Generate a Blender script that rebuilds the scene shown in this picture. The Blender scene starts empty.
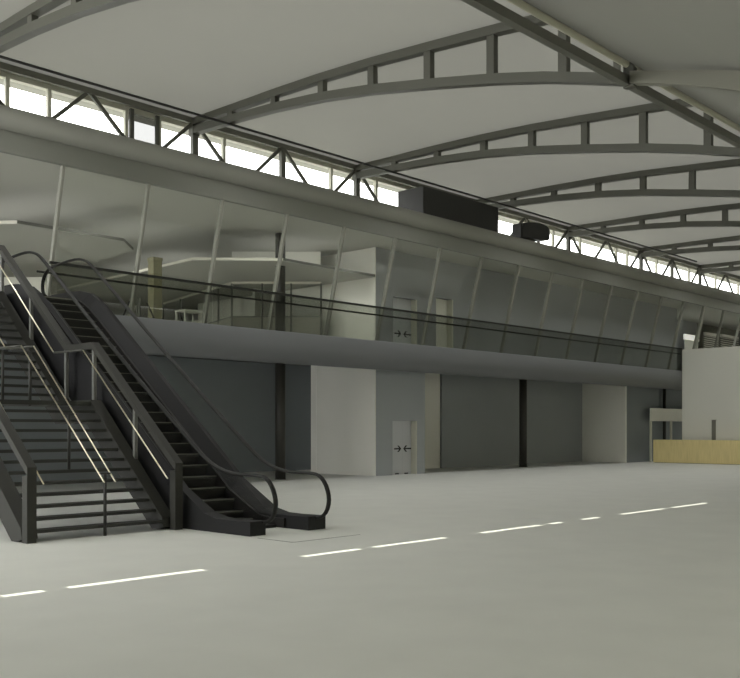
import bpy, bmesh, math
from mathutils import Vector, Matrix
SC = bpy.context.scene
FILL = 500.0
FILL2 = 0.68
COL = SC.collection
R = math.radians

# ------------------------------------------------------------------ materials
def lin(v):
    v /= 255.0
    return v / 12.92 if v <= 0.04045 else ((v + 0.055) / 1.055) ** 2.4

def mat(name, rgb, rough=0.6, metal=0.0, noise=0.0, scale=3.0, spec=0.5, bump=0.0):
    m = bpy.data.materials.new(name)
    m.use_nodes = True
    nt = m.node_tree
    b = nt.nodes['Principled BSDF']
    c = (lin(rgb[0]), lin(rgb[1]), lin(rgb[2]), 1)
    b.inputs['Base Color'].default_value = c
    b.inputs['Roughness'].default_value = rough
    b.inputs['Metallic'].default_value = metal
    b.inputs['Specular IOR Level'].default_value = spec
    if noise > 0:
        tc = nt.nodes.new('ShaderNodeTexCoord')
        n = nt.nodes.new('ShaderNodeTexNoise')
        n.inputs['Scale'].default_value = scale
        n.inputs['Detail'].default_value = 4
        r = nt.nodes.new('ShaderNodeValToRGB')
        r.color_ramp.elements[0].position = 0.3
        r.color_ramp.elements[1].position = 0.7
        r.color_ramp.elements[0].color = (c[0] * (1 - noise), c[1] * (1 - noise), c[2] * (1 - noise), 1)
        r.color_ramp.elements[1].color = (min(1, c[0] * (1 + noise)), min(1, c[1] * (1 + noise)), min(1, c[2] * (1 + noise)), 1)
        nt.links.new(tc.outputs['Object'], n.inputs['Vector'])
        nt.links.new(n.outputs['Fac'], r.inputs['Fac'])
        nt.links.new(r.outputs['Color'], b.inputs['Base Color'])
        if bump > 0:
            bp = nt.nodes.new('ShaderNodeBump')
            bp.inputs['Strength'].default_value = bump
            nt.links.new(n.outputs['Fac'], bp.inputs['Height'])
            nt.links.new(bp.outputs['Normal'], b.inputs['Normal'])
    return m

def glass(name, tint, gloss=0.06, rough=0.02):
    m = bpy.data.materials.new(name)
    m.use_nodes = True
    nt = m.node_tree
    for n in list(nt.nodes):
        nt.nodes.remove(n)
    o = nt.nodes.new('ShaderNodeOutputMaterial')
    t = nt.nodes.new('ShaderNodeBsdfTransparent')
    t.inputs['Color'].default_value = (*tint, 1)
    g = nt.nodes.new('ShaderNodeBsdfGlossy')
    g.inputs['Roughness'].default_value = rough
    g.inputs['Color'].default_value = (0.9, 0.92, 0.9, 1)
    mx = nt.nodes.new('ShaderNodeMixShader')
    mx.inputs['Fac'].default_value = gloss
    nt.links.new(t.outputs[0], mx.inputs[1])
    nt.links.new(g.outputs[0], mx.inputs[2])
    nt.links.new(mx.outputs[0], o.inputs['Surface'])
    return m

def wood(name, rgb):
    m = mat(name, rgb, 0.5)
    nt = m.node_tree
    b = nt.nodes['Principled BSDF']
    tc = nt.nodes.new('ShaderNodeTexCoord')
    mp = nt.nodes.new('ShaderNodeMapping')
    mp.inputs['Scale'].default_value = (6, 6, 0.35)
    n = nt.nodes.new('ShaderNodeTexNoise')
    n.inputs['Scale'].default_value = 4
    n.inputs['Detail'].default_value = 5
    r = nt.nodes.new('ShaderNodeValToRGB')
    c = (lin(rgb[0]), lin(rgb[1]), lin(rgb[2]))
    r.color_ramp.elements[0].position = 0.3
    r.color_ramp.elements[1].position = 0.75
    r.color_ramp.elements[0].color = (c[0] * .88, c[1] * .87, c[2] * .82, 1)
    r.color_ramp.elements[1].color = (c[0] * 1.08, c[1] * 1.07, c[2] * 1.05, 1)
    nt.links.new(tc.outputs['Object'], mp.inputs['Vector'])
    nt.links.new(mp.outputs[0], n.inputs['Vector'])
    nt.links.new(n.outputs['Fac'], r.inputs['Fac'])
    nt.links.new(r.outputs['Color'], b.inputs['Base Color'])
    return m

M = dict(
    floor=mat('floor_terrazzo', (217, 218, 212), 0.55, noise=0.03, scale=1.2, spec=0.25),
    ceiling=mat('roof_lining', (192, 191, 177), 0.8, noise=0.015, scale=0.4, spec=0.1),
    lowroof=mat('low_roof_lining', (188, 188, 177), 0.8, noise=0.015, scale=0.4, spec=0.1),
    steel=mat('roof_steel', (86, 86, 78), 0.55, spec=0.3),
    spine=mat('spine_steel', (100, 100, 92), 0.5, spec=0.3),
    tube=mat('spine_tube', (176, 174, 156), 0.45, spec=0.35),
    frame=mat('clerestory_frame', (196, 195, 180), 0.5, spec=0.3),
    darksteel=mat('dark_brace', (92, 92, 84), 0.5, spec=0.3),
    beam=mat('clerestory_beam', (104, 104, 94), 0.55, spec=0.3),
    bull=mat('bulkhead_grey', (128, 128, 120), 0.5, spec=0.35),
    band=mat('bulkhead_band', (122, 123, 116), 0.55, spec=0.3),
    fascia=mat('fascia_grey', (102, 104, 105), 0.5, spec=0.35),
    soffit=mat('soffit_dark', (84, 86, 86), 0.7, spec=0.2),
    beige=mat('wall_beige', (218, 217, 207), 0.75, noise=0.015, scale=0.7, spec=0.15),
    white=mat('wall_white', (212, 212, 203), 0.75, noise=0.01, scale=0.7, spec=0.15),
    grey=mat('wall_grey', (160, 164, 166), 0.7, noise=0.015, scale=0.7, spec=0.2),
    upgrey=mat('wall_upper_grey', (150, 152, 154), 0.7, noise=0.015, scale=0.7, spec=0.2),
    dark=mat('wall_slate', (128, 133, 135), 0.7, noise=0.02, scale=0.5, spec=0.2),
    dark2=mat('wall_slate_long', (150, 154, 154), 0.7, noise=0.02, scale=0.5, spec=0.2),
    darker=mat('wall_charcoal', (112, 112, 103), 0.7, spec=0.2),
    door=mat('lift_door_steel', (192, 194, 197), 0.45, spec=0.35),
    arrow=mat('arrow_black', (10, 10, 10), 0.6),
    galceil=mat('gallery_ceiling', (180, 180, 172), 0.8, noise=0.01, scale=0.4, spec=0.1),
    canopy=mat('canopy_grey', (168, 168, 160), 0.6, spec=0.25),
    beige2=mat('wall_beige_light', (232, 231, 222), 0.75, noise=0.015, scale=0.7, spec=0.15),
    palebeam=mat('low_roof_beam', (124, 123, 112), 0.55, spec=0.3),
    kiosk=mat('kiosk_front', (150, 149, 138), 0.7, spec=0.2),
    canopyedge=mat('canopy_edge', (206, 204, 190), 0.5, spec=0.3),
    olive=mat('olive_stone', (128, 125, 99), 0.8, noise=0.12, scale=4),
    stair=mat('stair_steel', (52, 52, 48), 0.55, noise=0.02, scale=8, spec=0.25),
    tread=mat('stair_tread', (62, 63, 60), 0.6, spec=0.25),
    post=mat('stair_post', (112, 113, 109), 0.4, metal=0.0, spec=0.5),
    centre=mat('centre_post', (50, 50, 47), 0.45, spec=0.4),
    rail=mat('polished_rail', (238, 232, 210), 0.28, metal=1.0),
    raildark=mat('rail_dark', (74, 74, 68), 0.4, spec=0.4),
    black=mat('escalator_black', (33, 33, 34), 0.6, spec=0.2),
    deck=mat('escalator_deck', (35, 34, 33), 0.55, spec=0.25),
    stepm=mat('escalator_step', (44, 44, 43), 0.6, spec=0.3),
    nose=mat('escalator_step_nose', (104, 104, 96), 0.55, spec=0.35),
    rubber=mat('handrail_rubber', (34, 34, 32), 0.55, spec=0.25),
    column=mat('column_black', (52, 51, 46), 0.5, spec=0.35),
    duct=mat('duct_black', (48, 48, 46), 0.55, spec=0.3),
    mullion=mat('mullion_grey', (134, 134, 125), 0.45, spec=0.35),
    mullionside=mat('mullion_dark', (104, 105, 98), 0.5, spec=0.3),
    clear=glass('clear_glass', (0.97, 0.975, 0.965), 0.025),
    escglass=glass('escalator_glass', (0.985, 0.985, 0.98), 0.004),
    glaze=glass('gallery_glass', (0.965, 0.97, 0.96), 0.02),
    sky=glass('clerestory_glass', (0.98, 0.985, 0.98), 0.02),
    skygrey=glass('clerestory_vent_glass', (0.385, 0.387, 0.385), 0.02),
    tinted=glass('balustrade_glass', (0.74, 0.75, 0.725), 0.02),
    edge=mat('glass_edge', (36, 37, 33), 0.6, spec=0.2),
    desk=wood('desk_wood', (224, 208, 152)),
    seam=mat('floor_seam', (110, 110, 104), 0.7),
    baffle=mat('baffle_white', (225, 224, 214), 0.8, spec=0.1),
    lamp=None,
)
M['lamp'] = bpy.data.materials.new('louvre_light')
M['lamp'].use_nodes = True
_b = M['lamp'].node_tree.nodes['Principled BSDF']
_b.inputs['Base Color'].default_value = (.8, .8, .76, 1)
_b.inputs['Emission Color'].default_value = (1, .98, .92, 1)
_b.inputs['Emission Strength'].default_value = 0.5

def lit_lining(name, rgb, trans):
    """roof lining with translucency added to brighten the hall below"""
    m = mat(name, rgb, 0.8, noise=0.015, scale=0.4, spec=0.1)
    nt = m.node_tree
    out = next(n for n in nt.nodes if n.type == 'OUTPUT_MATERIAL')
    t = nt.nodes.new('ShaderNodeBsdfTranslucent')
    t.inputs['Color'].default_value = (trans, trans * .995, trans * .93, 1)
    a = nt.nodes.new('ShaderNodeAddShader')
    nt.links.new(nt.nodes['Principled BSDF'].outputs[0], a.inputs[0])
    nt.links.new(t.outputs[0], a.inputs[1])
    nt.links.new(a.outputs[0], out.inputs['Surface'])
    return m
M['ceiling'] = lit_lining('roof_lit_lining', (140, 139.5, 130), 0.020)  # translucency added so the roof itself lights the floor
M['lowroof'] = lit_lining('low_roof_lit_lining', (140, 140, 132), 0.005)

# ------------------------------------------------------------------ mesh builder (world coordinates)
class MB:
    def __init__(s):
        s.bm = bmesh.new()

    def box(s, x0, x1, y0, y1, z0, z1, bev=0.0):
        r = bmesh.ops.create_cube(s.bm, size=1)
        for v in r['verts']:
            v.co = Vector((x0 + (v.co.x + .5) * (x1 - x0), y0 + (v.co.y + .5) * (y1 - y0), z0 + (v.co.z + .5) * (z1 - z0)))
        if bev > 0:
            es = list({e for v in r['verts'] for e in v.link_edges})
            bmesh.ops.bevel(s.bm, geom=es, offset=bev, segments=2, affect='EDGES', profile=0.5)
        return s

    def poly(s, pts):
        s.bm.faces.new([s.bm.verts.new(p) for p in pts])
        return s

    def prism(s, a, b):
        """closed solid between two matching outlines"""
        va = [s.bm.verts.new(p) for p in a]
        vb = [s.bm.verts.new(p) for p in b]
        n = len(a)
        for i in range(n):
            j = (i + 1) % n
            s.bm.faces.new((va[i], va[j], vb[j], vb[i]))
        s.bm.faces.new(list(reversed(va)))
        s.bm.faces.new(vb)
        return s

    def yz(s, pts, x0, x1):
        return s.prism([(x0, y, z) for y, z in pts], [(x1, y, z) for y, z in pts])

    def xz(s, pts, y0, y1):
        return s.prism([(x, y0, z) for x, z in pts], [(x, y1, z) for x, z in pts])

    def xy(s, pts, z0, z1):
        return s.prism([(x, y, z0) for x, y in pts], [(x, y, z1) for x, y in pts])

    def strip_yz(s, top, bot, x0, x1):
        """band between two poly-lines of equal count, as quads (safe for concave bands)"""
        n = len(top)
        rows = []
        for x in (x0, x1):
            rows.append(([s.bm.verts.new((x, y, z)) for y, z in top], [s.bm.verts.new((x, y, z)) for y, z in bot]))
        (t0, b0), (t1, b1) = rows
        f = s.bm.faces.new
        for i in range(n - 1):
            f((t0[i], t0[i + 1], b0[i + 1], b0[i]))
            f((t1[i], b1[i], b1[i + 1], t1[i + 1]))
            f((t0[i], t1[i], t1[i + 1], t0[i + 1]))
            f((b0[i], b0[i + 1], b1[i + 1], b1[i]))
        f((t0[0], b0[0], b1[0], t1[0]))
        f((t0[-1], t1[-1], b1[-1], b0[-1]))
        return s

    def sheet(s, prof, x0, x1):
        a = [s.bm.verts.new((x0, y, z)) for y, z in prof]
        c = [s.bm.verts.new((x1, y, z)) for y, z in prof]
        for i in range(len(prof) - 1):
            s.bm.faces.new((a[i], a[i + 1], c[i + 1], c[i]))
        return s

    def bar(s, p, q, w, h):
        """rectangular bar from p to q"""
        p, q = Vector(p), Vector(q)
        d = (q - p).normalized()
        up = Vector((0, 0, 1)) if abs(d.z) < .95 else Vector((0, 1, 0))
        a = d.cross(up).normalized()
        b = a.cross(d).normalized()
        o = [a * (w / 2) + b * (h / 2), -a * (w / 2) + b * (h / 2), -a * (w / 2) - b * (h / 2), a * (w / 2) - b * (h / 2)]
        return s.prism([p + k for k in o], [q + k for k in o])

    def tube(s, pts, r, n=12, rx=None):
        """swept tube (rx: half width along world X when flat)"""
        pts = [Vector(p) for p in pts]
        rings = []
        for i, p in enumerate(pts):
            d = (pts[min(i + 1, len(pts) - 1)] - pts[max(i - 1, 0)]).normalized()
            up = Vector((1, 0, 0)) if abs(d.x) < .9 else Vector((0, 0, 1))
            a = (up - d * up.dot(d)).normalized()
            b = d.cross(a)
            rings.append([s.bm.verts.new(p + a * ((rx or r) * math.cos(2 * math.pi * k / n)) + b * (r * math.sin(2 * math.pi * k / n))) for k in range(n)])
        for i in range(len(rings) - 1):
            for k in range(n):
                j = (k + 1) % n
                s.bm.faces.new((rings[i][k], rings[i][j], rings[i + 1][j], rings[i + 1][k]))
        s.bm.faces.new(list(reversed(rings[0])))
        s.bm.faces.new(rings[-1])
        return s

    def build(s, name, m, parent=None, smooth=False, loc=None):
        bmesh.ops.recalc_face_normals(s.bm, faces=s.bm.faces[:])
        off = Vector(loc) if loc is not None else (Vector(parent.location) if parent and not parent.parent else Vector((0, 0, 0)))
        if parent and parent.parent:
            off = Vector(parent.parent.location) + Vector(parent.location)
        if parent is None and loc is None:
            off = Vector((0, 0, 0))
        for v in s.bm.verts:
            v.co -= off
        me = bpy.data.meshes.new(name)
        s.bm.to_mesh(me)
        s.bm.free()
        me.materials.append(m)
        if smooth:
            for p in me.polygons:
                p.use_smooth = len(p.vertices) == 4
        o = bpy.data.objects.new(name, me)
        COL.objects.link(o)
        if parent:
            o.parent = parent
        elif loc is not None:
            o.location = off
        return o

def tag(o, label, cat, group=None, kind=None):
    o['label'] = label
    o['category'] = cat
    if group:
        o['group'] = group
    if kind:
        o['kind'] = kind
    return o

def thing(name, label, cat, loc, group=None, kind=None):
    e = bpy.data.objects.new(name, None)
    COL.objects.link(e)
    e.location = loc
    e.empty_display_size = 0.2
    return tag(e, label, cat, group, kind)

def struct(mb, name, m, label, cat):
    return tag(mb.build(name, m), label, cat, kind='structure')

def interp(prof, y):
    for (a, za), (b, zb) in zip(prof, prof[1:]):
        if min(a, b) <= y <= max(a, b):
            return za + (zb - za) * (y - a) / (b - a)
    return prof[0][1] if abs(y - prof[0][0]) < abs(y - prof[-1][0]) else prof[-1][1]

def smooth_line(pts, it=2):
    for _ in range(it):
        out = [pts[0]]
        for a, b in zip(pts, pts[1:]):
            out.append(tuple(a[i] * .75 + b[i] * .25 for i in range(len(a))))
            out.append(tuple(a[i] * .25 + b[i] * .75 for i in range(len(a))))
        out.append(pts[-1])
        pts = out
    return pts

# ------------------------------------------------------------------ floor
XL, XR = -5.0, 78.0
b = MB(); b.box(XL, XR, -9, 44, -0.2, 0)
struct(b, 'floor', M['floor'], 'pale grey concourse floor running the whole length of the hall', 'floor')

# thin joint of the pit cover in front of the escalator
b = MB()
b.box(9.49, 9.515, 10.58, 11.4, 0.0, 0.003)
b.box(9.515, 10.95, 10.57, 10.59, 0.0, 0.003)
tag(b.build('floor_joint', M['seam'], loc=(9.5, 10.6, 0)), 'thin dark joint line in the floor in front of the escalator foot', 'floor joint')

# ------------------------------------------------------------------ main roof: vault lining, arched trusses, spine
K = 23.4 / 22.6
def sc(l):
    return [(y * K, 1.7 + (z - 1.7) * K) for y, z in l]
TOP = [(23.4, 11.02), (21.4, 10.99), (19.7, 10.975), (17.8, 10.93), (16.06, 10.85), (14.25, 10.72), (12.2, 10.56), (11.0, 10.45), (9.84, 10.31)]
LOW = [(23.4, 10.55), (21.4, 10.48), (19.68, 10.385), (17.78, 10.215), (16.06, 9.98), (14.25, 9.66), (12.32, 9.29), (11.0, 8.99), (9.94, 8.70), (9.17, 8.48)]
YC = 23.4
BAY = 7.004
ARCH = [10.02 + BAY * i for i in range(8)]

b = MB()
prof = [(y, z + 0.05) for y, z in TOP]
prof = [(25.0, prof[0][1] + 0.0)] + prof + [(9.22, prof[-1][1] - .02), (9.14, 8.95)]
prof = smooth_line(prof[:-2], 1) + prof[-2:]
b.sheet(prof, XL, XR)
struct(b, 'ceiling', M['ceiling'], 'pale curved roof lining over the main hall carried by the arched trusses', 'ceiling')

# low roof on the near side of the spine, with narrow roof slots that let the sun draw the streaks on the floor
SUN_EL = R(55)
LOWROOF = [(9.14, 8.95), (8.0, 8.56), (6.9, 8.22), (5.4, 7.83), (4.5, 7.6), (3.0, 7.25), (0, 6.7), (-9, 6.5)]
DASH = [(1.6, 4.0), (4.41, 4.86), (5.14, 6.93), (8.55, 9.64), (9.93, 11.56), (12.49, 14.22), (14.54, 14.93), (15.66, 16.24), (17.13, 18.97), (19.39, 21.09), (22.9, 24.6), (25.0, 27.0)]
ys = 9.32
for _ in range(30):
    ys = 9.32 - interp(LOWROOF, ys) / math.tan(SUN_EL)
SW = 0.055
b = MB()
cut = [(y, z) for y, z in LOWROOF if y > ys + SW] + [(ys + SW, interp(LOWROOF, ys + SW))]
b.sheet(cut, XL, XR)
SKY1, SKY0 = -4.7, -8.6        # unseen baffled opening added to bring in sky light
cut2 = [(ys - SW, interp(LOWROOF, ys - SW)), (SKY1, interp(LOWROOF, SKY1))]
b.box(XL, XR, -9.2, SKY0, 6.5, 6.62)
b.sheet(cut2, XL, XR)
edges = [XL] + [v for d in DASH for v in d] + [XR]
for i in range(0, len(edges), 2):
    seg = [(ys + SW, interp(LOWROOF, ys + SW)), (ys - SW, interp(LOWROOF, ys - SW))]
    b.sheet(seg, edges[i], edges[i + 1])
struct(b, 'ceiling_near', M['lowroof'], 'shaded lower roof lining falling away on the near side of the spine beam', 'ceiling')

def make_truss(x, label):
    t = thing('roof_truss', label, 'roof truss', (x, YC, 10.55), 'arched roof trusses')
    b = MB(); w = .11
    b.strip_yz(TOP, [(y, z - .20) for y, z in TOP], x - w, x + w)
    b.build('top_chord', M['steel'], t)
    b = MB()
    l = LOW
    b.strip_yz([(y, z + .215) for y, z in l], l, x - w, x + w)
    b.build('bottom_chord', M['steel'], t)
    for yy in (20.83, 19.02, 17.2, 15.47, 13.72, 11.97, 10.2):
        y = yy * K
        b = MB()
        b.box(x - .08, x + .08, y - .1, y + .1, interp(LOW, y) + .2, interp(TOP, y) - .17)
        b.build('post', M['steel'], t)
    b = MB()
    b.box(x - .12, x + .12, YC - .12, YC + .1, LOW[0][1] - .06, TOP[0][1])
    b.build('end_plate', M['steel'], t)
    return t

tl = ['arched grey roof truss cut off by the top left corner, nearest of the row',
      'large arched truss whose lower end meets the bracket on the spine beam',
      'arched roof truss springing just before the long black roof unit',
      'arched roof truss whose foot is hidden behind the long black roof unit',
      'arched roof truss springing just past the small rounded black roof unit',
      'arched roof truss, second one past the small rounded black roof unit',
      'arched roof truss, third one past the small rounded black roof unit',
      'farthest arched roof truss, small at the right edge of the roof']
t0 = make_truss(ARCH[0], tl[0])
for x, lab in zip(ARCH[1:7], tl[1:6] + tl[7:]):
    c = t0.copy(); COL.objects.link(c)
    c.location.x = x
    c['label'] = lab
    for ch in list(t0.children):
        d = ch.copy(); COL.objects.link(d); d.parent = c

# spine beam along the hall
sp = thing('spine_beam', 'dark channel beam with a pale tube above it crossing the top right roof', 'beam', (ARCH[1], 9.13, 8.45))
b = MB()
for x0, x1 in ((XL + .5, ARCH[1] - .02), (ARCH[1] + .14, XR - .5)):
    b.box(x0, x1, 9.10, 9.20, 8.45, 8.66)
    b.box(x0, x1, 9.05, 9.10, 8.45, 8.475)
b.build('channel', M['spine'], sp)
b = MB(); b.tube([(XL + .5, 9.13, 8.875), (XR - .5, 9.13, 8.875)], .065, 14)
b.build('tube', M['tube'], sp, smooth=True)
for x in ARCH[:5]:
    b = MB()
    b.yz([(9.2, 8.42), (9.2, 8.9), (9.05, 8.9), (8.98, 8.8), (8.98, 8.42)], x - .03, x + .11)
    b.yz([(9.32, 8.64), (9.32, 8.98), (9.18, 8.92), (9.18, 8.66)], x - .2, x - .17)
    b.build('bracket', M['steel'], sp)

# solid curved beams carrying the low roof
for i, x in enumerate(ARCH[1:3]):
    b = MB()
    up = [(9.03, 8.71), (8.4, 8.55), (7.84, 8.405), (6.9, 8.16), (6.0, 7.93), (5.4, 7.78), (4.5, 7.54), (3.0, 7.19), (0, 6.64), (-4.5, 6.54)]
    dep = (.24, .245, .265, .36, .48, .58, .62, .6, .5, .4)
    b.strip_yz(up, [(y, z - d) for (y, z), d in zip(up, dep)], x - .09, x + .12)
    tag(b.build('roof_beam', M['palebeam'], loc=(x, 9.0, 8.5)),
        ['solid curved beam leaving the spine bracket toward the right edge', 'solid curved roof beam under the low roof, one bay beyond the bracketed one'][i], 'beam', 'curved beams of the low roof')

# ------------------------------------------------------------------ clerestory
ZR = 9.19   # top of gallery roof
b = MB(); b.box(XL, XR, 21.25, 26.0, 9.0, 9.12)
struct(b, 'trim_1', M['band'], 'flat grey roof of the gallery under the clerestory windows', 'gallery roof')

ct = thing('clerestory_frame', 'dark steel top beam with posts and diagonal braces in front of the bright clerestory', 'frame', (ARCH[0], YC, 9.12))
b = MB(); b.box(XL + .5, XR - .5, 23.32, 23.44, 10.86, 11.03)
b.build('top_beam', M['beam'], ct)
HALF = {0: False, 1: True, 2: True, 3: False, 4: False, 5: True, 6: False}
for i, x in enumerate(ARCH):
    if i < 7:
        b = MB(); b.box(x - .1, x + .1, 23.3, 23.44, 9.12, 10.9)
        b.build('post', M['darksteel'], ct)
    xs = [x]
    xs.append(x + BAY / 2)
    for j, xx in enumerate(xs):
        if j == 1 and HALF.get(i):
            b = MB(); b.box(xx - .09, xx + .09, 23.3, 23.44, 9.12, 10.9)
            b.build('post', M['darksteel'], ct)
        for sgn in (-1, 1):
            b = MB(); b.bar((xx + sgn * .08, 23.37, 10.86), (xx + sgn * 1.92, 23.37, 9.13), .08, .1)
            b.build('brace', M['darksteel'], ct)
MUL = [11.33, 12.49, 14.85, 15.96, 18.34, 23.02, 25.32, 31.0, 34.6, 37.17, 39.52, 42.95, 44.12, 47.31, 51.22, 54.79, 58.13]
lbl = ['bright clerestory window bay at the far left end, above the staircase',
       'bright clerestory window bay holding the single grey pane',
       'bright clerestory window bay between the first two arch feet',
       'bright clerestory window bay partly behind the long black roof unit',
       'bright clerestory window bay behind the small rounded roof unit',
       'bright clerestory bay just past the small rounded roof unit',
       'bright clerestory bay, second past the rounded roof unit',
       'bright clerestory bay, third past the rounded roof unit',
       'farthest bright clerestory bay at the right edge']
bounds = [XL + .5] + ARCH[:8] + [XR - .5]
for i in range(9):
    x0, x1 = bounds[i], bounds[i + 1]
    w = thing('window_%d' % (i + 1), lbl[i], 'window', (x0, 23.7, 9.12), 'clerestory windows', 'structure')
    b = MB()
    vents = i == 1
    for a, c in (((x0, 14.85), (15.96, x1)) if vents else ((x0, x1),)):
        b.box(a, c, 23.70, 23.71, 9.12, 10.82)
    b.build('pane', M['sky'], w)
    if vents:
        b = MB(); b.box(14.95, 15.9, 23.66, 23.67, 9.12, 10.86)
        o = b.build('vent_pane', M['skygrey'], w); o['label'] = 'pale grey pane'
        for xx in (14.98, 15.84):
            b = MB(); b.box(xx - .06, xx + .06, 23.52, 23.6, 9.12, 10.86)
            b.build('vent_frame', M['darksteel'], w)
    b = MB(); b.box(x0, x1, 23.62, 23.8, 10.78, 11.08)
    b.build('head_panel', M['frame'], w)
    for m in MUL:
        if x0 < m <= x1:
            b = MB(); b.box(m - .055, m + .055, 23.6, 23.72, 9.12, 10.8)
            b.build('mullion', M['frame'], w)

# slim pipe hung below the truss feet
b = MB(); b.tube([(XL + 1, 21.6, 10.455), (47.7, 21.6, 10.455)], .035, 10)
tag(b.build('conduit', M['duct'], smooth=True, loc=(20, 21.6, 10.455)), 'slim dark conduit running along the hall just under the truss feet', 'pipe')

# roof-top units standing on the gallery roof
u = thing('roof_unit', 'long black rectangular duct unit on top of the gallery roof', 'ventilation unit', (28.2, 22.5, 9.12))
b = MB(); b.box(25.95, 30.53, 21.92, 23.15, 9.24, 10.42, .015)
b.build('casing', M['duct'], u)
b = MB(); b.box(26.0, 30.48, 21.97, 23.1, 9.12, 9.25)
b.build('base', M['duct'], u)
u = thing('roof_unit', 'small rounded black unit on the gallery roof beside the long one', 'ventilation unit', (33.0, 22.3, 9.12))
b = MB()
out = [(32.15, 9.52), (34.05, 9.60), (34.19, 9.75), (34.19, 10.06), (34.05, 10.2), (33.6, 10.26), (32.9, 10.22), (32.15, 10.07)]
b.xz(smooth_line(out + out[:1], 1)[:-1], 21.9, 22.36)
b.build('casing', M['duct'], u)
b = MB(); b.box(32.08, 32.15, 21.92, 22.34, 9.42, 10.05)
b.build('end_plate', M['duct'], u)
b = MB(); b.box(32.2, 33.2, 22.0, 22.3, 9.12, 9.56)
b.build('foot', M['duct'], u)

# ------------------------------------------------------------------ gallery: bulkhead, glass wall, slab
b = MB(); b.box(XL, XR, 21.3, 21.42, 8.15, 9.02)
struct(b, 'trim_2', M['band'], 'flat grey bulkhead band above the leaning gallery glass', 'bulkhead')
b = MB(); b.tube([(XL, 21.28, 8.93), (XR, 21.28, 8.93)], .27, 32)
tag(b.build('trim_3', M['bull'], smooth=True), 'long rounded grey bullnose along the top of the gallery front', 'bulkhead', kind='structure')

# slab edge: flat band rolling under to the soffit
face = [(21.45, 4.63), (21.38, 4.63), (21.36, 4.6), (21.36, 4.30)]
for i in range(1, 13):
    a = i / 12 * math.pi / 2
    face.append((21.36 + .55 * (1 - math.cos(a)), 4.30 - .58 * math.sin(a)))
face += [(21.98, 3.72), (21.98, 3.78), (22.1, 3.78)]
back = [(22.1, 4.63)] * 3 + [(22.1, 4.5 - .05 * i) for i in range(len(face) - 3)]
b = MB(); b.strip_yz(face, back, XL, XR)
for p in b.bm.faces:
    pass
o = b.build('trim_4', M['fascia'], smooth=True)
tag(o, 'grey slab edge of the gallery rolling under into the soffit', 'gallery edge', kind='structure')
b = MB(); b.box(XL, XR, 21.9, 44, 4.32, 4.6)
struct(b, 'trim_5', M['soffit'], 'dark underside and floor slab of the gallery', 'gallery slab')
b = MB(); b.box(XL, XR, 22.35, 43.6, 4.6, 4.612)  # pale layer added out of sight to brighten the ceiling by bounce
struct(b, 'floor_gallery_bounce', M['floor'], 'unseen pale floor layer added to bounce light onto the gallery ceiling', 'floor')
b = MB(); b.box(XL, XR, 21.42, 44, 8.28, 8.4)
struct(b, 'ceiling_gallery', M['galceil'], 'plain ceiling inside the gallery behind the leaning glass', 'ceiling')

# leaning glazing, one window per mullion bay
YH, ZH, YF, ZF = 21.36, 8.16, 22.24, 4.62
step = 2.508 * YH / 22
X0 = 11.96 * YH / 22 + .06
nth = ['first', 'second', 'third', 'fourth', 'fifth', 'sixth', 'seventh', 'eighth', 'ninth', 'tenth', 'eleventh', 'twelfth', 'thirteenth', 'fourteenth', 'fifteenth', 'sixteenth', 'seventeenth', 'eighteenth', 'nineteenth', 'twentieth']
for i in range(18):
    x = X0 + step * i
    fat = (i == 15)
    lab = 'leaning pane of the gallery glass wall, %s mullion bay from the escalator' % nth[i]
    if i == 0:
        lab = 'leaning gallery pane above the escalator head, behind the handrails'
    if i == 15:
        lab = 'leaning gallery pane beyond the one thick pale mullion'
    w = thing('window_%d' % (i + 10), lab, 'window', (x, YF, ZF), 'leaning gallery windows', 'structure')
    hw = .035 if not fat else .13
    b = MB(); b.prism([(x - hw, YH - .03, ZH), (x + hw, YH - .03, ZH), (x + hw, YF - .03, ZF), (x - hw, YF - .03, ZF)],
                      [(x - hw, YH + .1, ZH), (x + hw, YH + .1, ZH), (x + hw, YF + .1, ZF), (x - hw, YF + .1, ZF)])
    b.build('mullion', M['mullion'], w)
    b = MB(); b.prism([(x + .04, YH + .02, ZH), (x + step - .04, YH + .02, ZH), (x + step - .04, YF + .02, ZF), (x + .04, YF + .02, ZF)],
                      [(x + .04, YH + .03, ZH), (x + step - .04, YH + .03, ZH), (x + step - .04, YF + .03, ZF), (x + .04, YF + .03, ZF)])
    b.build('pane', M['glaze'], w)
    b = MB(); b.box(x + .04, x + step - .04, YF - .03, YF + .08, ZF - .02, ZF + .06)
    b.build('sill', M['mullion'], w)

# tinted glass balustrade along the edge
bl = thing('glass_balustrade', 'long tinted glass balustrade with a dark handrail along the gallery edge', 'balustrade', (28, 21.42, 4.63))
x = 11.35; n = 0
while x < 45.6:
    x2 = min(x + step * 2, 45.6)
    b = MB(); b.box(x + .008, x2 - .008, 21.41, 21.425, 4.55, 5.735)
    b.build('glass_panel', M['tinted'], bl)
    x = x2
b = MB(); b.box(11.33, 45.6, 21.39, 21.445, 5.71, 5.775)
b.build('top_edge', M['edge'], bl)
b = MB(); b.tube([(11.05, 21.50, 5.5), (45.6, 21.50, 5.5)], .028, 10)
b.build('handrail', M['edge'], bl, smooth=True)

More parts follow.
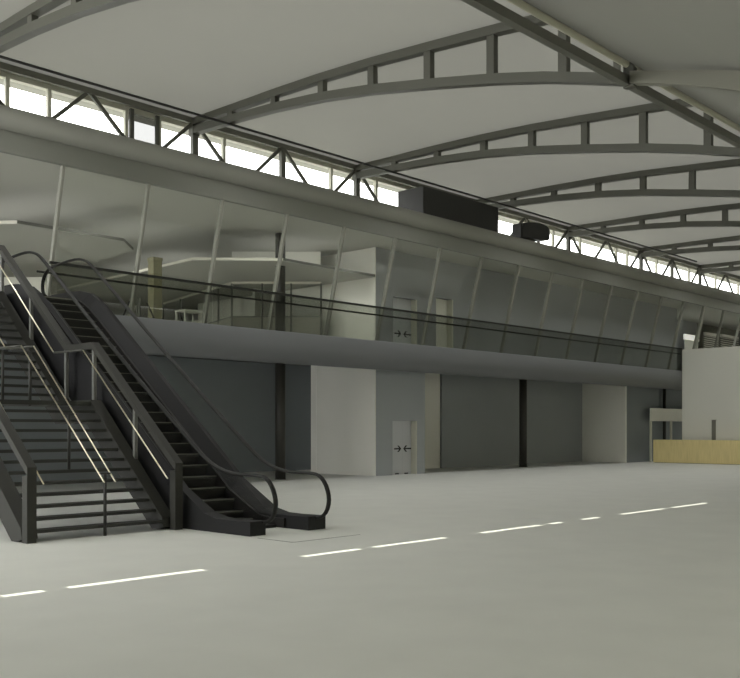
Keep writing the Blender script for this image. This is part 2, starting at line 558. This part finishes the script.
# ------------------------------------------------------------------ walls under and behind the gallery
b = MB(); b.box(XL, 28.2, 29.0, 29.2, 0, 4.32)
struct(b, 'wall_rear', M['dark'], 'slate grey wall under the gallery behind the stairs and escalator', 'wall')
b = MB()
b.box(25.0, 25.9, 23.36, 23.56, 0, 4.32); b.box(27.3, 27.75, 23.36, 23.56, 0, 4.32); b.box(25.9, 27.3, 23.36, 23.56, 2.0, 4.32)
b.box(27.55, 27.75, 23.56, 26.75, 0, 4.32); b.box(25.15, 27.75, 26.6, 26.75, 0, 4.32)
struct(b, 'wall_lift', M['grey'], 'blue-grey front wall of the lift block around the lower lift door', 'wall')
b = MB(); b.box(24.97, 25.0, 23.36, 26.75, 0, 4.32)
b.box(24.955, 24.97, 26.45, 26.75, 0, 4.32)
struct(b, 'wall_lift_side', M['beige2'], 'beige side wall of the lift block facing the escalator', 'wall')
b = MB(); b.box(27.75, 31.9, 26.0, 26.2, 0, 4.32)
struct(b, 'wall_recess', M['beige'], 'narrow beige wall panel just past the lift block', 'wall')
b = MB(); b.box(31.9, 43.5, 25.9, 26.2, 0, 4.32)
struct(b, 'wall_back', M['dark2'], 'long dark wall under the gallery behind the middle column', 'wall')
b = MB(); b.box(43.5, 43.62, 23.42, 26.2, 0, 4.32)
struct(b, 'wall_return', M['beige2'], 'beige return wall at the far end of the long dark wall', 'wall')
b = MB(); b.box(43.62, XR, 23.4, 23.6, 0, 4.32)
struct(b, 'wall_far', M['dark'], 'dark wall behind the pale portal at the far end', 'wall')
b = MB(); b.box(45.45, 45.7, 8.0, 21.34, 0, 5.70)
struct(b, 'wall_right', M['white'], 'large pale wall behind the wooden desk', 'wall')

# upper level walls
b = MB()
b.box(25.0, 25.93, 23.36, 23.56, 4.6, 8.3); b.box(27.3, 28.42, 23.36, 23.56, 4.6, 8.3); b.box(29.5, 49.1, 23.36, 23.56, 4.6, 8.3)
b.box(25.93, 27.3, 23.36, 23.56, 6.6, 8.3); b.box(28.42, 29.5, 23.36, 23.56, 6.82, 8.3)
b.box(48.95, 49.1, 23.56, 25.6, 4.6, 8.3)
struct(b, 'wall_upper', M['upgrey'], 'long grey wall on the gallery behind the leaning glass', 'wall')
b = MB(); b.box(24.96, 25.0, 23.36, 34, 4.6, 8.3)
struct(b, 'wall_upper_side', M['beige'], 'beige side wall upstairs at the tip of the canopy', 'wall')
b = MB(); b.box(XL, XR, 43.6, 44, 4.6, 8.3)
struct(b, 'wall_upper_back', M['beige'], 'beige back wall deep inside the upper floor', 'wall')
b = MB(); b.box(49.1, 56.6, 25.6, 25.8, 4.6, 8.3)
struct(b, 'wall_upper_corner', M['upgrey'], 'grey wall behind the pane with the bright light panel', 'wall')
b = MB(); b.box(56.6, XR, 25.6, 25.8, 4.6, 8.3)
struct(b, 'wall_upper_far', M['darker'], 'charcoal wall behind the far gallery panes', 'wall')

b = MB(); b.box(XR - .2, XR, -9, 44, 0, 11.2)
struct(b, 'wall_end', M['beige'], 'far end wall of the hall', 'wall')

b = MB(); b.box(XL - .2, XL, -9, 15, 0, 7.9)  # added out of view to block daylight from the open end
struct(b, 'wall_left_blocker', M['beige'], 'unseen left end wall added to cut light on the near floor', 'wall')

def arrow(mb, x0, x1, y, z, h=.12):
    """flat arrow, head at x1"""
    s = 1 if x1 > x0 else -1
    t = .028
    mb.box(min(x0, x1 - s * .04), max(x0, x1 - s * .04), y - .006, y, z - t, z + t)
    for k in (1, -1):
        a = [(x1, z), (x1 - s * .13, z + k * h), (x1 - s * .22, z + k * h), (x1 - s * .08, z)]
        mb.xz(a, y - .006, y)

def lift_door(n, x0, x1, zb, zt, label, az):
    y = 23.62
    t = thing('door_%d' % n, label, 'lift door', ((x0 + x1) / 2, y, zb), None, 'structure')
    xm = 26.73
    b = MB(); b.box(x0 - .1, xm - .003, y, y + .05, zb, zt)
    p = b.build('door_leaf', M['door'], t)
    c = MB(); arrow(c, 26.28, xm - .06, y, zb + az)
    a = c.build('arrow', M['arrow'], p); a['label'] = 'black arrow pointing at the door joint'
    b = MB(); b.box(xm + .003, x1, y, y + .05, zb, zt)
    p = b.build('door_leaf', M['door'], t)
    c = MB(); arrow(c, 27.24, xm + .06, y, zb + az)
    a = c.build('arrow', M['arrow'], p); a['label'] = 'black arrow pointing at the door joint'
    b = MB(); b.box(27.24, 27.3, 23.37, y, zb, zt)
    b.build('jamb', M['frame'], t)
    if n == 1:
        for xx in (26.42, 26.95):
            b = MB(); b.box(xx - .09, xx + .09, y - .03, y, zb, zb + .05)
            b.build('guide_shoe', M['arrow'], t)
    return t
lift_door(1, 25.93, 27.3, 0, 2.0, 'grey lift door with two black arrows at floor level', .96)
lift_door(2, 25.93, 27.3, 4.6, 6.6, 'grey lift door with two black arrows on the gallery behind glass', .68)
t = thing('door_3', 'plain beige doorway on the gallery right of the upper lift door', 'door', (28.95, 23.6, 4.6), None, 'structure')
b = MB(); b.box(28.42, 29.5, 23.62, 23.68, 4.6, 6.82); b.build('door_leaf', M['beige'], t)
b = MB(); b.box(29.42, 29.5, 23.37, 23.62, 4.6, 6.82); b.build('jamb', M['frame'], t)

# ------------------------------------------------------------------ round columns
def column(x, y, r, z0, z1, label):
    b = MB(); b.tube([(x, y, z0), (x, y, z1)], r, 28)
    return b
t = thing('round_column', 'tall black round column beside the escalator rising through the gallery', 'column', (21.08, 24.1, 0), 'black round columns')
column(21.08, 24.1, .17, 0, 4.31, '').build('lower_shaft', M['column'], t, smooth=True)
column(21.08, 24.1, .17, 4.6, 8.27, '').build('upper_shaft', M['column'], t, smooth=True)
b = MB(); b.tube([(21.08, 24.1, 0), (21.08, 24.1, .03)], .19, 28); b.build('base_plate', M['column'], t)
t = thing('round_column', 'black round column standing before the long dark wall', 'column', (35.66, 24.25, 0), 'black round columns')
column(35.66, 24.25, .17, 0, 4.31, '').build('shaft', M['column'], t, smooth=True)
b = MB(); b.tube([(35.66, 24.25, 0), (35.66, 24.25, .03)], .19, 28); b.build('base_plate', M['column'], t)
tag(column(47.3, 23.2, .085, 0, 4.31, '').build('thin_column', M['column'], smooth=True, loc=(47.3, 23.2, 0)), 'thin dark column rising behind the pale portal header', 'column')

# portal, desk and screen at the far right
t = thing('portal_frame', 'pale header panel on slim posts before the far dark wall', 'portal', (47, 22.95, 0))
b = MB(); b.box(45.29, 50.2, 22.95, 23.02, 2.11, 2.78); b.build('header', M['beige'], t)
for x in (45.33, 47.62, 50.1):
    b = MB(); b.box(x - .045, x + .045, 22.93, 23.03, 0, 2.12); b.build('post', M['frame'], t)
t = thing('service_desk', 'long low wooden desk front at the foot of the pale wall', 'desk', (44.9, 17, 0))
b = MB(); b.box(44.65, 44.72, 10.0, 22.5, 0.02, 1.13); b.build('front_panel', M['desk'], t)
b = MB(); b.box(44.65, 45.2, 10.0, 22.5, 1.13, 1.16); b.build('worktop', M['desk'], t)
b = MB(); b.box(44.72, 45.18, 22.42, 22.48, 0.02, 1.13); b.build('end_panel', M['desk'], t)
b = MB(); b.box(44.69, 45.2, 10.05, 22.45, 0, 0.03); b.build('plinth', M['darker'], t)
t = thing('desk_screen', 'pale screen with a dark upright standing behind the wooden desk', 'screen', (45.35, 19, 0))
b = MB(); b.box(45.33, 45.38, 9.9, 19.55, 0, 2.13); b.build('panel', M['white'], t)
b = MB(); b.box(45.32, 45.4, 19.55, 19.76, 0, 2.15); b.build('upright', M['darker'], t)

# ------------------------------------------------------------------ staircase
ST = thing('staircase', 'dark open-tread staircase with landing left of the escalator', 'staircase', (8.05, 13.5, 0))
Z1, Z2 = 2.21, 4.6
RUN = 2.55
n1, n2 = 13, 14
r1, r2 = Z1 / n1, (Z2 - Z1) / n2
g1 = RUN / n1
YA = 13.48
YL0, YL1 = YA + g1 * (n1 - 1) - .05, 17.12
for i in range(1, n1):
    y = YA + g1 * (i - 1)
    b = MB(); b.box(6.92, 9.2, y, y + .235, r1 * i - .05, r1 * i); b.build('tread', M['tread'], ST)
b = MB(); b.box(6.92, 9.2, YL0, YL1, Z1 - .08, Z1); b.build('landing', M['tread'], ST)
g2 = 2.75 / n2
for i in range(1, n2):
    y = YL1 + g2 * (i - 1) - .03
    b = MB(); b.box(6.92, 9.2, y, y + .235, Z1 + r2 * i - .05, Z1 + r2 * i); b.build('tread', M['tread'], ST)
b = MB(); b.box(6.8, 9.35, 19.82, 21.9, Z2 - .35, Z2); b.build('upper_landing', M['tread'], ST)
sl = .867
up = [(13.46, .05), (13.5, .21), (15.82, 2.24), (16.95, 2.24), (19.75, 4.66), (20.0, 4.66), (21.3, 4.66)]
lo = [(13.62, .0), (13.80, .0), (15.95, 1.80), (17.12, 1.80), (20.0, 4.22), (20.1, 4.25), (21.3, 4.25)]
for x0, x1 in ((6.68, 6.93), (9.17, 9.40)):
    b = MB(); b.strip_yz(up, lo, x0, x1); b.build('stringer', M['stair'], ST)
TR = [(13.30, 1.13), (15.98, 3.33), (16.95, 3.33), (19.85, 5.68), (21.3, 5.68)]
for xc in (6.755, 9.375):
    b = MB()
    d = .13
    b.strip_yz(TR, [(y, z - d) for y, z in TR], xc - .075, xc + .075)
    b.build('top_rail', M['stair'], ST)
    b = MB(); b.box(xc - .075, xc + .075, 13.302, 13.46, 0, 1.0); b.build('newel_post', M['stair'], ST)
    for y in (14.63, 16.02, 17.05, 18.49, 19.8):
        zb = interp(up, y) - .2
        b = MB(); b.box(xc - .03, xc + .03, y - .035, y + .035, zb, interp(TR, y) - .1); b.build('baluster', M['post'], ST)
# slim inner handrails on the flights
def slim(x, pts, name='handrail', m='rail', r=.0125):
    b = MB(); b.tube([(x, y, z) for y, z in pts], r, 10)
    return b.build(name, M[m], ST, smooth=True)
slim(9.2, [(13.38, .87), (13.42, .9), (16.12, 3.18)])
slim(9.2, [(16.12, 3.18), (17.22, 3.19)], 'landing_rail', 'raildark', .02)
slim(9.2, [(17.22, 3.19), (19.55, 5.19), (20.2, 5.5)])
slim(6.97, [(13.36, .87), (16.0, 3.15), (17.1, 3.15), (19.6, 5.2)])
for x, ya, yb in ((7.95, 13.28, 16.05), (8.15, 13.28, 15.98)):
    slim(x, [(ya, .86), (ya + .03, .88), (yb, 3.18)], 'centre_handrail')
    slim(x, [(yb, 3.18), (17.05, 3.19)], 'landing_rail', 'raildark', .02)
    slim(x, [(17.05, 3.19), (19.6, 5.35)], 'centre_handrail')
for y, zb in ((13.43, 0), (14.56, 1.12), (15.92, Z1), (16.98, Z1), (18.4, 3.4)):
    zt = {13.43: .99, 14.56: 1.95, 15.92: 3.07, 16.98: 3.15, 18.4: 4.32}[y]
    b = MB(); b.tube([(8.05, y, zb - (.1 if zb else 0)), (8.05, y, zt)], .026, 10); b.build('centre_post', M['centre'], ST, smooth=True)
    b = MB(); b.tube([(7.95, y, zt), (8.15, y, zt)], .014, 8); b.build('cross_bar', M['centre'], ST, smooth=True)

# ------------------------------------------------------------------ escalator
ES = thing('escalator', 'black escalator with glass sides rising to the gallery right of the stairs', 'escalator', (10.35, 12.0, 0))
SK = [(11.64, .23), (12.2, .22), (12.55, .23), (12.85, .30), (13.12, .46), (13.7, .80), (14.92, 1.74), (16.62, 3.03), (18.3, 4.31), (18.65, 4.55), (18.98, 4.72), (19.41, 4.81), (19.76, 4.84), (21.2, 4.84)]
BOT = [(11.64, .0), (12.2, .0), (12.55, .0), (12.85, .0), (13.12, .0), (13.7, .0), (14.92, .55), (16.62, 1.85), (18.3, 3.1), (18.65, 3.4), (18.98, 3.6), (19.41, 3.8), (19.76, 3.85), (21.2, 3.85)]
def deck_drop(y):
    return min(max((y - 12.4) / 1.2, 0), 1)
NX0, NX1, FX0, FX1 = 9.55, 9.87, 10.80, 11.20
def skirt(outer, ridge, inner, din, dout):
    b = MB()
    rows = []
    for (y, zt), (_, zb) in zip(SK, BOT):
        d = deck_drop(y)
        ro = outer + (ridge - outer) * d * (.5 if dout else 0)
        ri = inner + (ridge - inner) * d
        rows.append([b.bm.verts.new(p) for p in ((outer, y, zb), (inner, y, zb), (inner, y, zt - din * d), (ri, y, zt), (ro + (.0 if dout else 0), y, zt), (outer, y, zt - dout * d))])
    for r, q in zip(rows, rows[1:]):
        for k in range(6):
            b.bm.faces.new((r[k], r[(k + 1) % 6], q[(k + 1) % 6], q[k]))
    b.bm.faces.new(rows[0]); b.bm.faces.new(list(reversed(rows[-1])))
    bmesh.ops.remove_doubles(b.bm, verts=b.bm.verts[:], dist=1e-5)
    return b.build('side_cladding', M['black'], ES)
skirt(NX0, 9.69, NX1, .20, 0)
skirt(FX1, 11.0, FX0, .20, .10)
for xa, xb in ((NX1, NX1 + .05), (FX0 - .05, FX0)):
    b = MB()
    t_ = [(y, z - .05 - .15 * deck_drop(y)) for y, z in SK[1:]]
    b.strip_yz(t_, [(y, max(0.0, z - .3 * deck_drop(y) - .15)) for y, z in t_], xa, xb)
    b.build('skirt_panel', M['deck'], ES)
# underside pan
b = MB(); b.strip_yz([(y, z + .06) for y, z in BOT[5:]], [(y, z + .01) for y, z in BOT[5:]], NX1, FX0); b.build('underside', M['black'], ES)
# steps
SX0, SX1 = NX1 + .05, FX0 - .05
def stepz(y):
    # stair line the steps ride on
    pts = [(12.4, .06), (13.0, .06), (13.35, .20), (18.75, 4.30), (19.2, 4.56), (19.6, 4.62), (21.2, 4.62)]
    return interp(pts, y)
y = 13.02; k = 0
G = .262
while y < 19.7:
    zt = stepz(y + .12)
    zp = stepz(y - G + .12)
    if zt > 4.64:
        break
    b = MB()
    drop = max(.05, zt - zp)
    # tread with a curved riser
    b.strip_yz([(y, zt), (y + G + .04, zt)], [(y, zt - .045), (y + G + .04, zt - .045)], SX0 + .01, SX1 - .01)
    if drop > .06:
        b.strip_yz([(y + .004, zt - .045), (y + .03, zt - .045)], [(y + .05, zt - drop), (y + .075, zt - drop)], SX0 + .01, SX1 - .01)
    s_ = b.build('step', M['stepm'], ES)
    c = MB(); c.box(SX0 + .01, SX1 - .01, y - .008, y + .03, zt - .012, zt + .004)
    c.build('step_nose', M['nose'], s_)
    y += G; k += 1
b = MB(); b.box(SX0, SX1, 12.4, 13.03, 0, .05); b.build('floor_plate', M['deck'], ES)
b = MB()
for i in range(30):
    xx = SX0 + .02 + i * (SX1 - SX0 - .04) / 29
    b.box(xx - .005, xx + .005, 12.75, 13.02, .05, .062)
b.build('comb_plate', M['nose'], ES)
b = MB(); b.box(SX0, SX1, 19.7, 21.9, 4.3, 4.63); b.build('floor_plate', M['deck'], ES)
HR = [(11.78, .19), (11.52, .22), (11.40, .32), (11.345, .48), (11.36, .62), (11.43, .78), (11.55, .90), (11.72, .95), (12.20, .955), (12.55, .975), (12.95, 1.08), (13.33, 1.29), (14.2, 1.90), (14.92, 2.40), (16.62, 3.63), (18.2, 4.80), (18.76, 5.22), (19.05, 5.42), (19.35, 5.52), (19.7, 5.555), (20.3, 5.53), (20.75, 5.49), (20.97, 5.40), (21.10, 5.25), (21.14, 5.08), (21.10, 4.92), (21.0, 4.86)]
HS = smooth_line(HR, 1)
for xc in (9.83, 11.0):
    b = MB(); b.tube([(xc, y, z) for y, z in HS], .028, 12, rx=.045); b.build('handrail', M['rubber'], ES, smooth=True)
    # glass side panel under the handrail
    b = MB()
    gy = [11.42, 11.66, 11.9, 12.3, 12.7, 13.1, 13.6, 14.4, 15.4, 16.4, 17.4, 18.2, 18.8, 19.3, 19.8, 20.4, 20.9, 21.08]
    upper = HR[4:24]
    b.strip_yz([(q, interp(upper, q) - .03) for q in gy], [(q, interp(SK, q) - .17 * deck_drop(q) + (.02 if 11.65 < q < 21.0 else .1)) for q in gy], xc - .006, xc + .006)
    b.build('glass_side', M['escglass'], ES)

# ------------------------------------------------------------------ upper hall: canopies, kiosks, pylon, small furniture
def canopy(pts, z, label):
    t = thing('canopy', label, 'canopy', (pts[0][0], pts[0][1], z), 'flat faceted canopies')
    b = MB(); b.xy(pts, z, z + .10); b.build('slab', M['canopy'], t)
    cx = sum(p[0] for p in pts) / len(pts); cy = sum(p[1] for p in pts) / len(pts)
    for k, (a, c) in enumerate(zip(pts, pts[1:] + pts[:1])):
        b = MB(); b.bar((a[0], a[1], z + .06), (c[0], c[1], z + .05), .03, .08); b.build('edge_trim', M['canopyedge' if k in (0, len(pts) - 1) else 'mullionside'], t)  # left-facing trims paler: their lit side is put into the colour
    return t
C2 = [(18.37, 25.35), (20.47, 23.27), (24.9, 23.31), (24.95, 28.5), (24.9, 35.0), (18.9, 35.07)]
canopy(C2, 7.18, 'large faceted canopy upstairs with its point at the beige side wall')
C1 = [(11.64, 24.71), (11.93, 24.32), (15.18, 24.33), (16.16, 25.34), (16.43, 28.16), (14.2, 30.2), (11.0, 32.6), (8.5, 30.5), (8.6, 27.8)]
canopy(C1, 7.2, 'faceted canopy upstairs behind the escalator handrails')

P1, P2, P0, P3 = (21.93, 27.79), (24.2, 25.39), (22.81, 30.55), (23.52, 34.54)
def wallbar(mb, a, c, z0, z1, w=.1):
    d = Vector((c[0] - a[0], c[1] - a[1], 0)).normalized()
    nrm = Vector((-d.y, d.x, 0)) * w
    if nrm.dot(Vector((.687, .726, 0))) < 0:
        nrm = -nrm
    q = [(a[0], a[1]), (c[0], c[1]), (c[0] + nrm.x, c[1] + nrm.y), (a[0] + nrm.x, a[1] + nrm.y)]
    mb.xy(q, z0, z1)
t = thing('kiosk', 'glazed kiosk with low counter and slim posts beneath the large canopy', 'kiosk', (22.5, 28, 4.6))
b = MB(); wallbar(b, P1, P2, 4.6, 5.84, .5); wallbar(b, P0, P1, 4.6, 5.84, .3); b.build('counter', M['kiosk'], t)
b = MB(); wallbar(b, P1, P2, 5.84, 5.88, .55); wallbar(b, P0, P1, 5.84, 5.88, .35); b.build('counter_top', M['mullionside'], t)
b = MB(); wallbar(b, P1, P2, 7.08, 7.16, .08); wallbar(b, P3, P1, 7.08, 7.16, .08); b.build('head_rail', M['canopyedge'], t)
def lerp(a, c, f):
    return (a[0] + (c[0] - a[0]) * f, a[1] + (c[1] - a[1]) * f)
for p in (P1, lerp(P1, P2, .34), lerp(P1, P2, .665), P2, lerp(P1, P0, .5), P0, lerp(P1, P3, .72), P3):
    b = MB(); b.box(p[0] - .026, p[0] + .026, p[1] - .026, p[1] + .026, 4.6, 7.09); b.build('post', M['mullionside'], t)
b = MB(); wallbar(b, P1, P2, 5.88, 7.1, .012); b.build('glass_panel', M['clear'], t)
b = MB()
q1, q2 = lerp(P1, P2, .0), lerp(P1, P2, .995)
d = (.726 * 1.6, .687 * 1.6)
tag(MB().xy([q1, q2, (q2[0] + .3, q2[1] + 1.9), (q1[0] + d[0], q1[1] + d[1])], 7.30, 8.27).build('kiosk_bulkhead', M['beige'], loc=(23, 27, 7.34)),
    'pale box bulkhead between the large canopy and the ceiling', 'bulkhead')
# back wall and shelf inside the kiosk
b = MB(); b.box(23.7, 24.98, 28.6, 28.75, 4.6, 7.18)
tag(b.build('partition', M['beige'], loc=(24.3, 28.7, 4.6)), 'pale partition behind the kiosk beside the beige side wall', 'partition')
b = MB(); b.xy([lerp((25, 33), (18, 40), f) for f in (0, 1)] + [(18.3, 40.3), (25.3, 33.3)], 4.6, 6.4)
tag(b.build('partition', M['beige'], loc=(21.5, 36.5, 4.6)), 'long pale partition far behind the kiosk posts', 'partition')
# second kiosk core below the left canopy
D = Vector((.687, -.726, 0)); F = Vector((.7264, .687, 0))
c0 = F * 34.2
pa, pb = c0 - D * 15.5, c0 - D * 11.75
b = MB(); b.xy([(pa.x, pa.y), (pb.x, pb.y), (pb.x + 1, pb.y + 1), (pa.x + 1, pa.y + 1)], 4.6, 7.19)
tag(b.build('kiosk_core', M['beige'], loc=(pb.x, pb.y, 4.6)), 'pale kiosk wall under the left canopy behind the escalator head', 'kiosk')

def pylon(x, y, w, zt, label):
    t = thing('pylon', label, 'pylon', (x, y, 4.6), 'olive stone pylons')
    b = MB(); b.box(x - w, x + w, y - w, y + w, 4.6, zt - .1, .01); b.build('shaft', M['olive'], t)
    b = MB(); b.box(x - w - .01, x + w + .01, y - w - .01, y + w + .01, zt - .1, zt); b.build('cap', M['olive'], t)
pylon(16.56, 24.75, .155, 6.95, 'square olive stone pylon standing behind the glass past the escalator')
pylon(15.2, 40.0, .25, 6.4, 'distant olive stone pylon glimpsed through the escalator head')

t = thing('cafe_table', 'small white table beside the kiosk posts upstairs', 'table', (19.4, 27, 4.6), None)
b = MB(); b.box(19.05, 19.85, 26.7, 27.3, 5.74, 5.79, .01); b.build('table_top', M['white'], t)
for sx, sy in ((19.1, 26.75), (19.8, 26.75), (19.1, 27.25), (19.8, 27.25)):
    b = MB(); b.box(sx - .025, sx + .025, sy - .025, sy + .025, 4.6, 5.74); b.build('leg', M['white'], t)
t = thing('guard_rail', 'slim grey guard rail upstairs between the pylon and the kiosk', 'railing', (18.6, 28.0, 4.6))
for px in ((17.6, 27.2), (18.4, 28.6), (19.2, 30.0), (20.0, 31.4)):
    b = MB(); b.box(px[0] - .03, px[0] + .03, px[1] - .03, px[1] + .03, 4.6, 6.05); b.build('post', M['mullionside'], t)
for z in (5.5, 6.03):
    b = MB(); b.bar((17.6, 27.2, z), (20.0, 31.4, z), .04, .04); b.build('rail', M['mullionside'], t)

# three short black rods leaning at the gallery edge
def rod(p, q, label):
    b = MB(); b.tube([p, q], .022, 8)
    tag(b.build('strut', M['arrow'], loc=p), label, 'strut', 'black gallery struts')
rod((14.35, 23.2, 4.6), (14.35 + .34, 23.2, 5.30), 'short black strut leaning right just above the escalator')
rod((15.25, 23.2, 5.30), (15.65, 23.2, 4.6), 'short black strut leaning left between mullion and olive pylon')
rod((16.40, 23.2, 5.05), (16.62, 23.2, 4.6), 'short black strut just past the olive pylon')

# far gallery corner: light box and louvred screens
t = thing('light_box', 'bright pale panel behind the pane before the thick mullion', 'light panel', (53.5, 24.8, 4.6))
b = MB(); b.box(53.2, 55.1, 24.8, 24.9, 6.98, 7.3); b.build('panel', M['lamp'], t)
b = MB(); b.box(53.3, 55.0, 24.82, 24.88, 4.6, 6.98); b.build('support', M['white'], t)
def louvre(x0, x1, y, z0, z1, label):
    t = thing('louvre_screen', label, 'louvre', ((x0 + x1) / 2, y, 4.6), 'louvred screens')
    b = MB(); b.box(x0, x1, y + .1, y + .14, 4.6, z1); b.build('backing', M['darker'], t)
    n = 9
    for i in range(n):
        z = z0 + (z1 - z0 - .25) * i / (n - 1)
        b = MB(); b.prism([(x0, y, z), (x0, y + .1, z + .05), (x0, y + .1, z + .07), (x0, y, z + .025)], [(x1, y, z), (x1, y + .1, z + .05), (x1, y + .1, z + .07), (x1, y, z + .025)])
        b.build('blade', M['beige'], t)
    b = MB(); b.box(x0, x1, y - .01, y + .12, z1 - .16, z1); b.build('head', M['beige'], t)
louvre(55.3, 57.3, 24.5, 6.3, 7.55, 'louvred screen directly behind the thick pale mullion')
louvre(57.7, 60.3, 24.5, 6.3, 7.6, 'farther louvred screen at the right edge above the pale wall')

# ------------------------------------------------------------------ near side wall (behind the viewpoint)
b = MB(); b.box(XL, XR, -9.2, -9, 0, 6.6)
struct(b, 'wall_near', M['beige'], 'near side wall of the hall', 'wall')

# sun baffles of the added roof opening, out of view behind the viewpoint
bf = thing('fill_skylight', 'long baffled roof opening, unseen and added to light the near floor', 'fill_skylight', (30, -3, 7.05), None, 'structure')
BS = .6
for i in range(int((SKY1 - SKY0) / BS) + 1):
    y = SKY1 - i * BS
    b = MB(); b.box(XL, XR, y - .02, y + .02, 7.05, 7.05 + BS * 1.55)
    b.build('baffle', M['baffle'], bf)
b = MB(); b.box(XL, XR, SKY0 - .12, SKY0 - .02, 6.5, 8.0)
b.build('kerb', M['baffle'], bf)

# ------------------------------------------------------------------ light
w = bpy.data.worlds.new('overcast')
SC.world = w
w.use_nodes = True
bg = w.node_tree.nodes['Background']
bg.inputs['Color'].default_value = (1.0, 1.0, 0.985, 1)
bg.inputs['Strength'].default_value = 6.2

sun = bpy.data.lights.new('sun', 'SUN')
sun.energy = 6.0
sun.angle = R(0.2)
sun.color = (1, .97, .85)
so = bpy.data.objects.new('sun', sun)
COL.objects.link(so)
so.rotation_euler = (R(90) - SUN_EL, 0, 0)
d = Vector((0, math.cos(SUN_EL), -math.sin(SUN_EL)))
so.rotation_euler = d.to_track_quat('-Z', 'Y').to_euler()
so.location = (10, -20, 30)

# fill spots without fittings, added under the trusses to brighten the floor
for x in ARCH + [ARCH[0] - BAY]:
    l = bpy.data.lights.new('fill_spot', 'SPOT')
    l.energy = FILL
    l.spot_size = R(150)
    l.spot_blend = 1.0
    l.shadow_soft_size = .6
    l.color = (1, .995, .97)
    lo = bpy.data.objects.new('fill_spot', l)
    COL.objects.link(lo)
    lo.location = (x, 18.4, 9.95)

# added fill spots that brighten the upper hall, no fittings there
for x, y, z, e in ((9, 24.0, 8.15, 160), (14, 23.4, 8.15, 160), (19, 23.0, 8.15, 160), (23.5, 22.8, 8.15, 120), (20.5, 30.5, 6.9, 160), (24, 24.4, 6.9, 60), (13, 27.5, 6.9, 160), (17.4, 28.5, 8.15, 200), (15, 36, 8.15, 300), (22, 37, 8.15, 300), (6, 30, 8.15, 200), (52, 23, 8.0, 260), (57, 23, 8.0, 100), (62, 23, 8.0, 100)):
    l = bpy.data.lights.new('hall_fill', 'SPOT')
    l.energy = e * FILL2
    l.spot_size = R(165)
    l.spot_blend = 1.0
    l.shadow_soft_size = .3
    l.color = (1, 1, .97)
    lo = bpy.data.objects.new('hall_fill', l)
    COL.objects.link(lo)
    lo.location = (x, y, z)

for x, y, e in ((21.5, 30.5, 16), (13, 28.0, 16), (22, 33.5, 14), (22.6, 25.0, 13), (13.6, 25.9, 13), (17.2, 27.5, 6)):  # upward fill added to lift the dark ceiling over the canopies
    l = bpy.data.lights.new('canopy_fill', 'AREA')
    l.energy = e * FILL2
    l.shape = 'SQUARE'
    l.size = 2.6
    l.color = (1, 1, .97)
    lo = bpy.data.objects.new('canopy_fill', l)
    COL.objects.link(lo)
    lo.location = (x, y, 7.36)
    lo.rotation_euler = (math.pi, 0, 0)

# ------------------------------------------------------------------ camera
CX, HY, V1, V2 = 370., 429., 1265., -630.
F_ = math.sqrt((V1 - CX) * (CX - V2))
A = math.atan((V1 - CX) / F_)
cam = bpy.data.cameras.new('camera')
cam.sensor_fit = 'HORIZONTAL'
cam.sensor_width = 36
cam.lens = F_ / 740 * 36
cam.shift_y = (HY - 339) / 740
cam.clip_end = 300
co = bpy.data.objects.new('camera', cam)
COL.objects.link(co)
co.location = (0, 0, 1.7)
fwd = Vector((math.cos(A), math.sin(A), 0))
co.rotation_euler = fwd.to_track_quat('-Z', 'Y').to_euler()
SC.camera = co

vs = SC.view_settings
vs.view_transform = 'Standard'
vs.look = 'None'
vs.exposure = 0.04
vs.gamma = 1.0
vs.use_curve_mapping = False
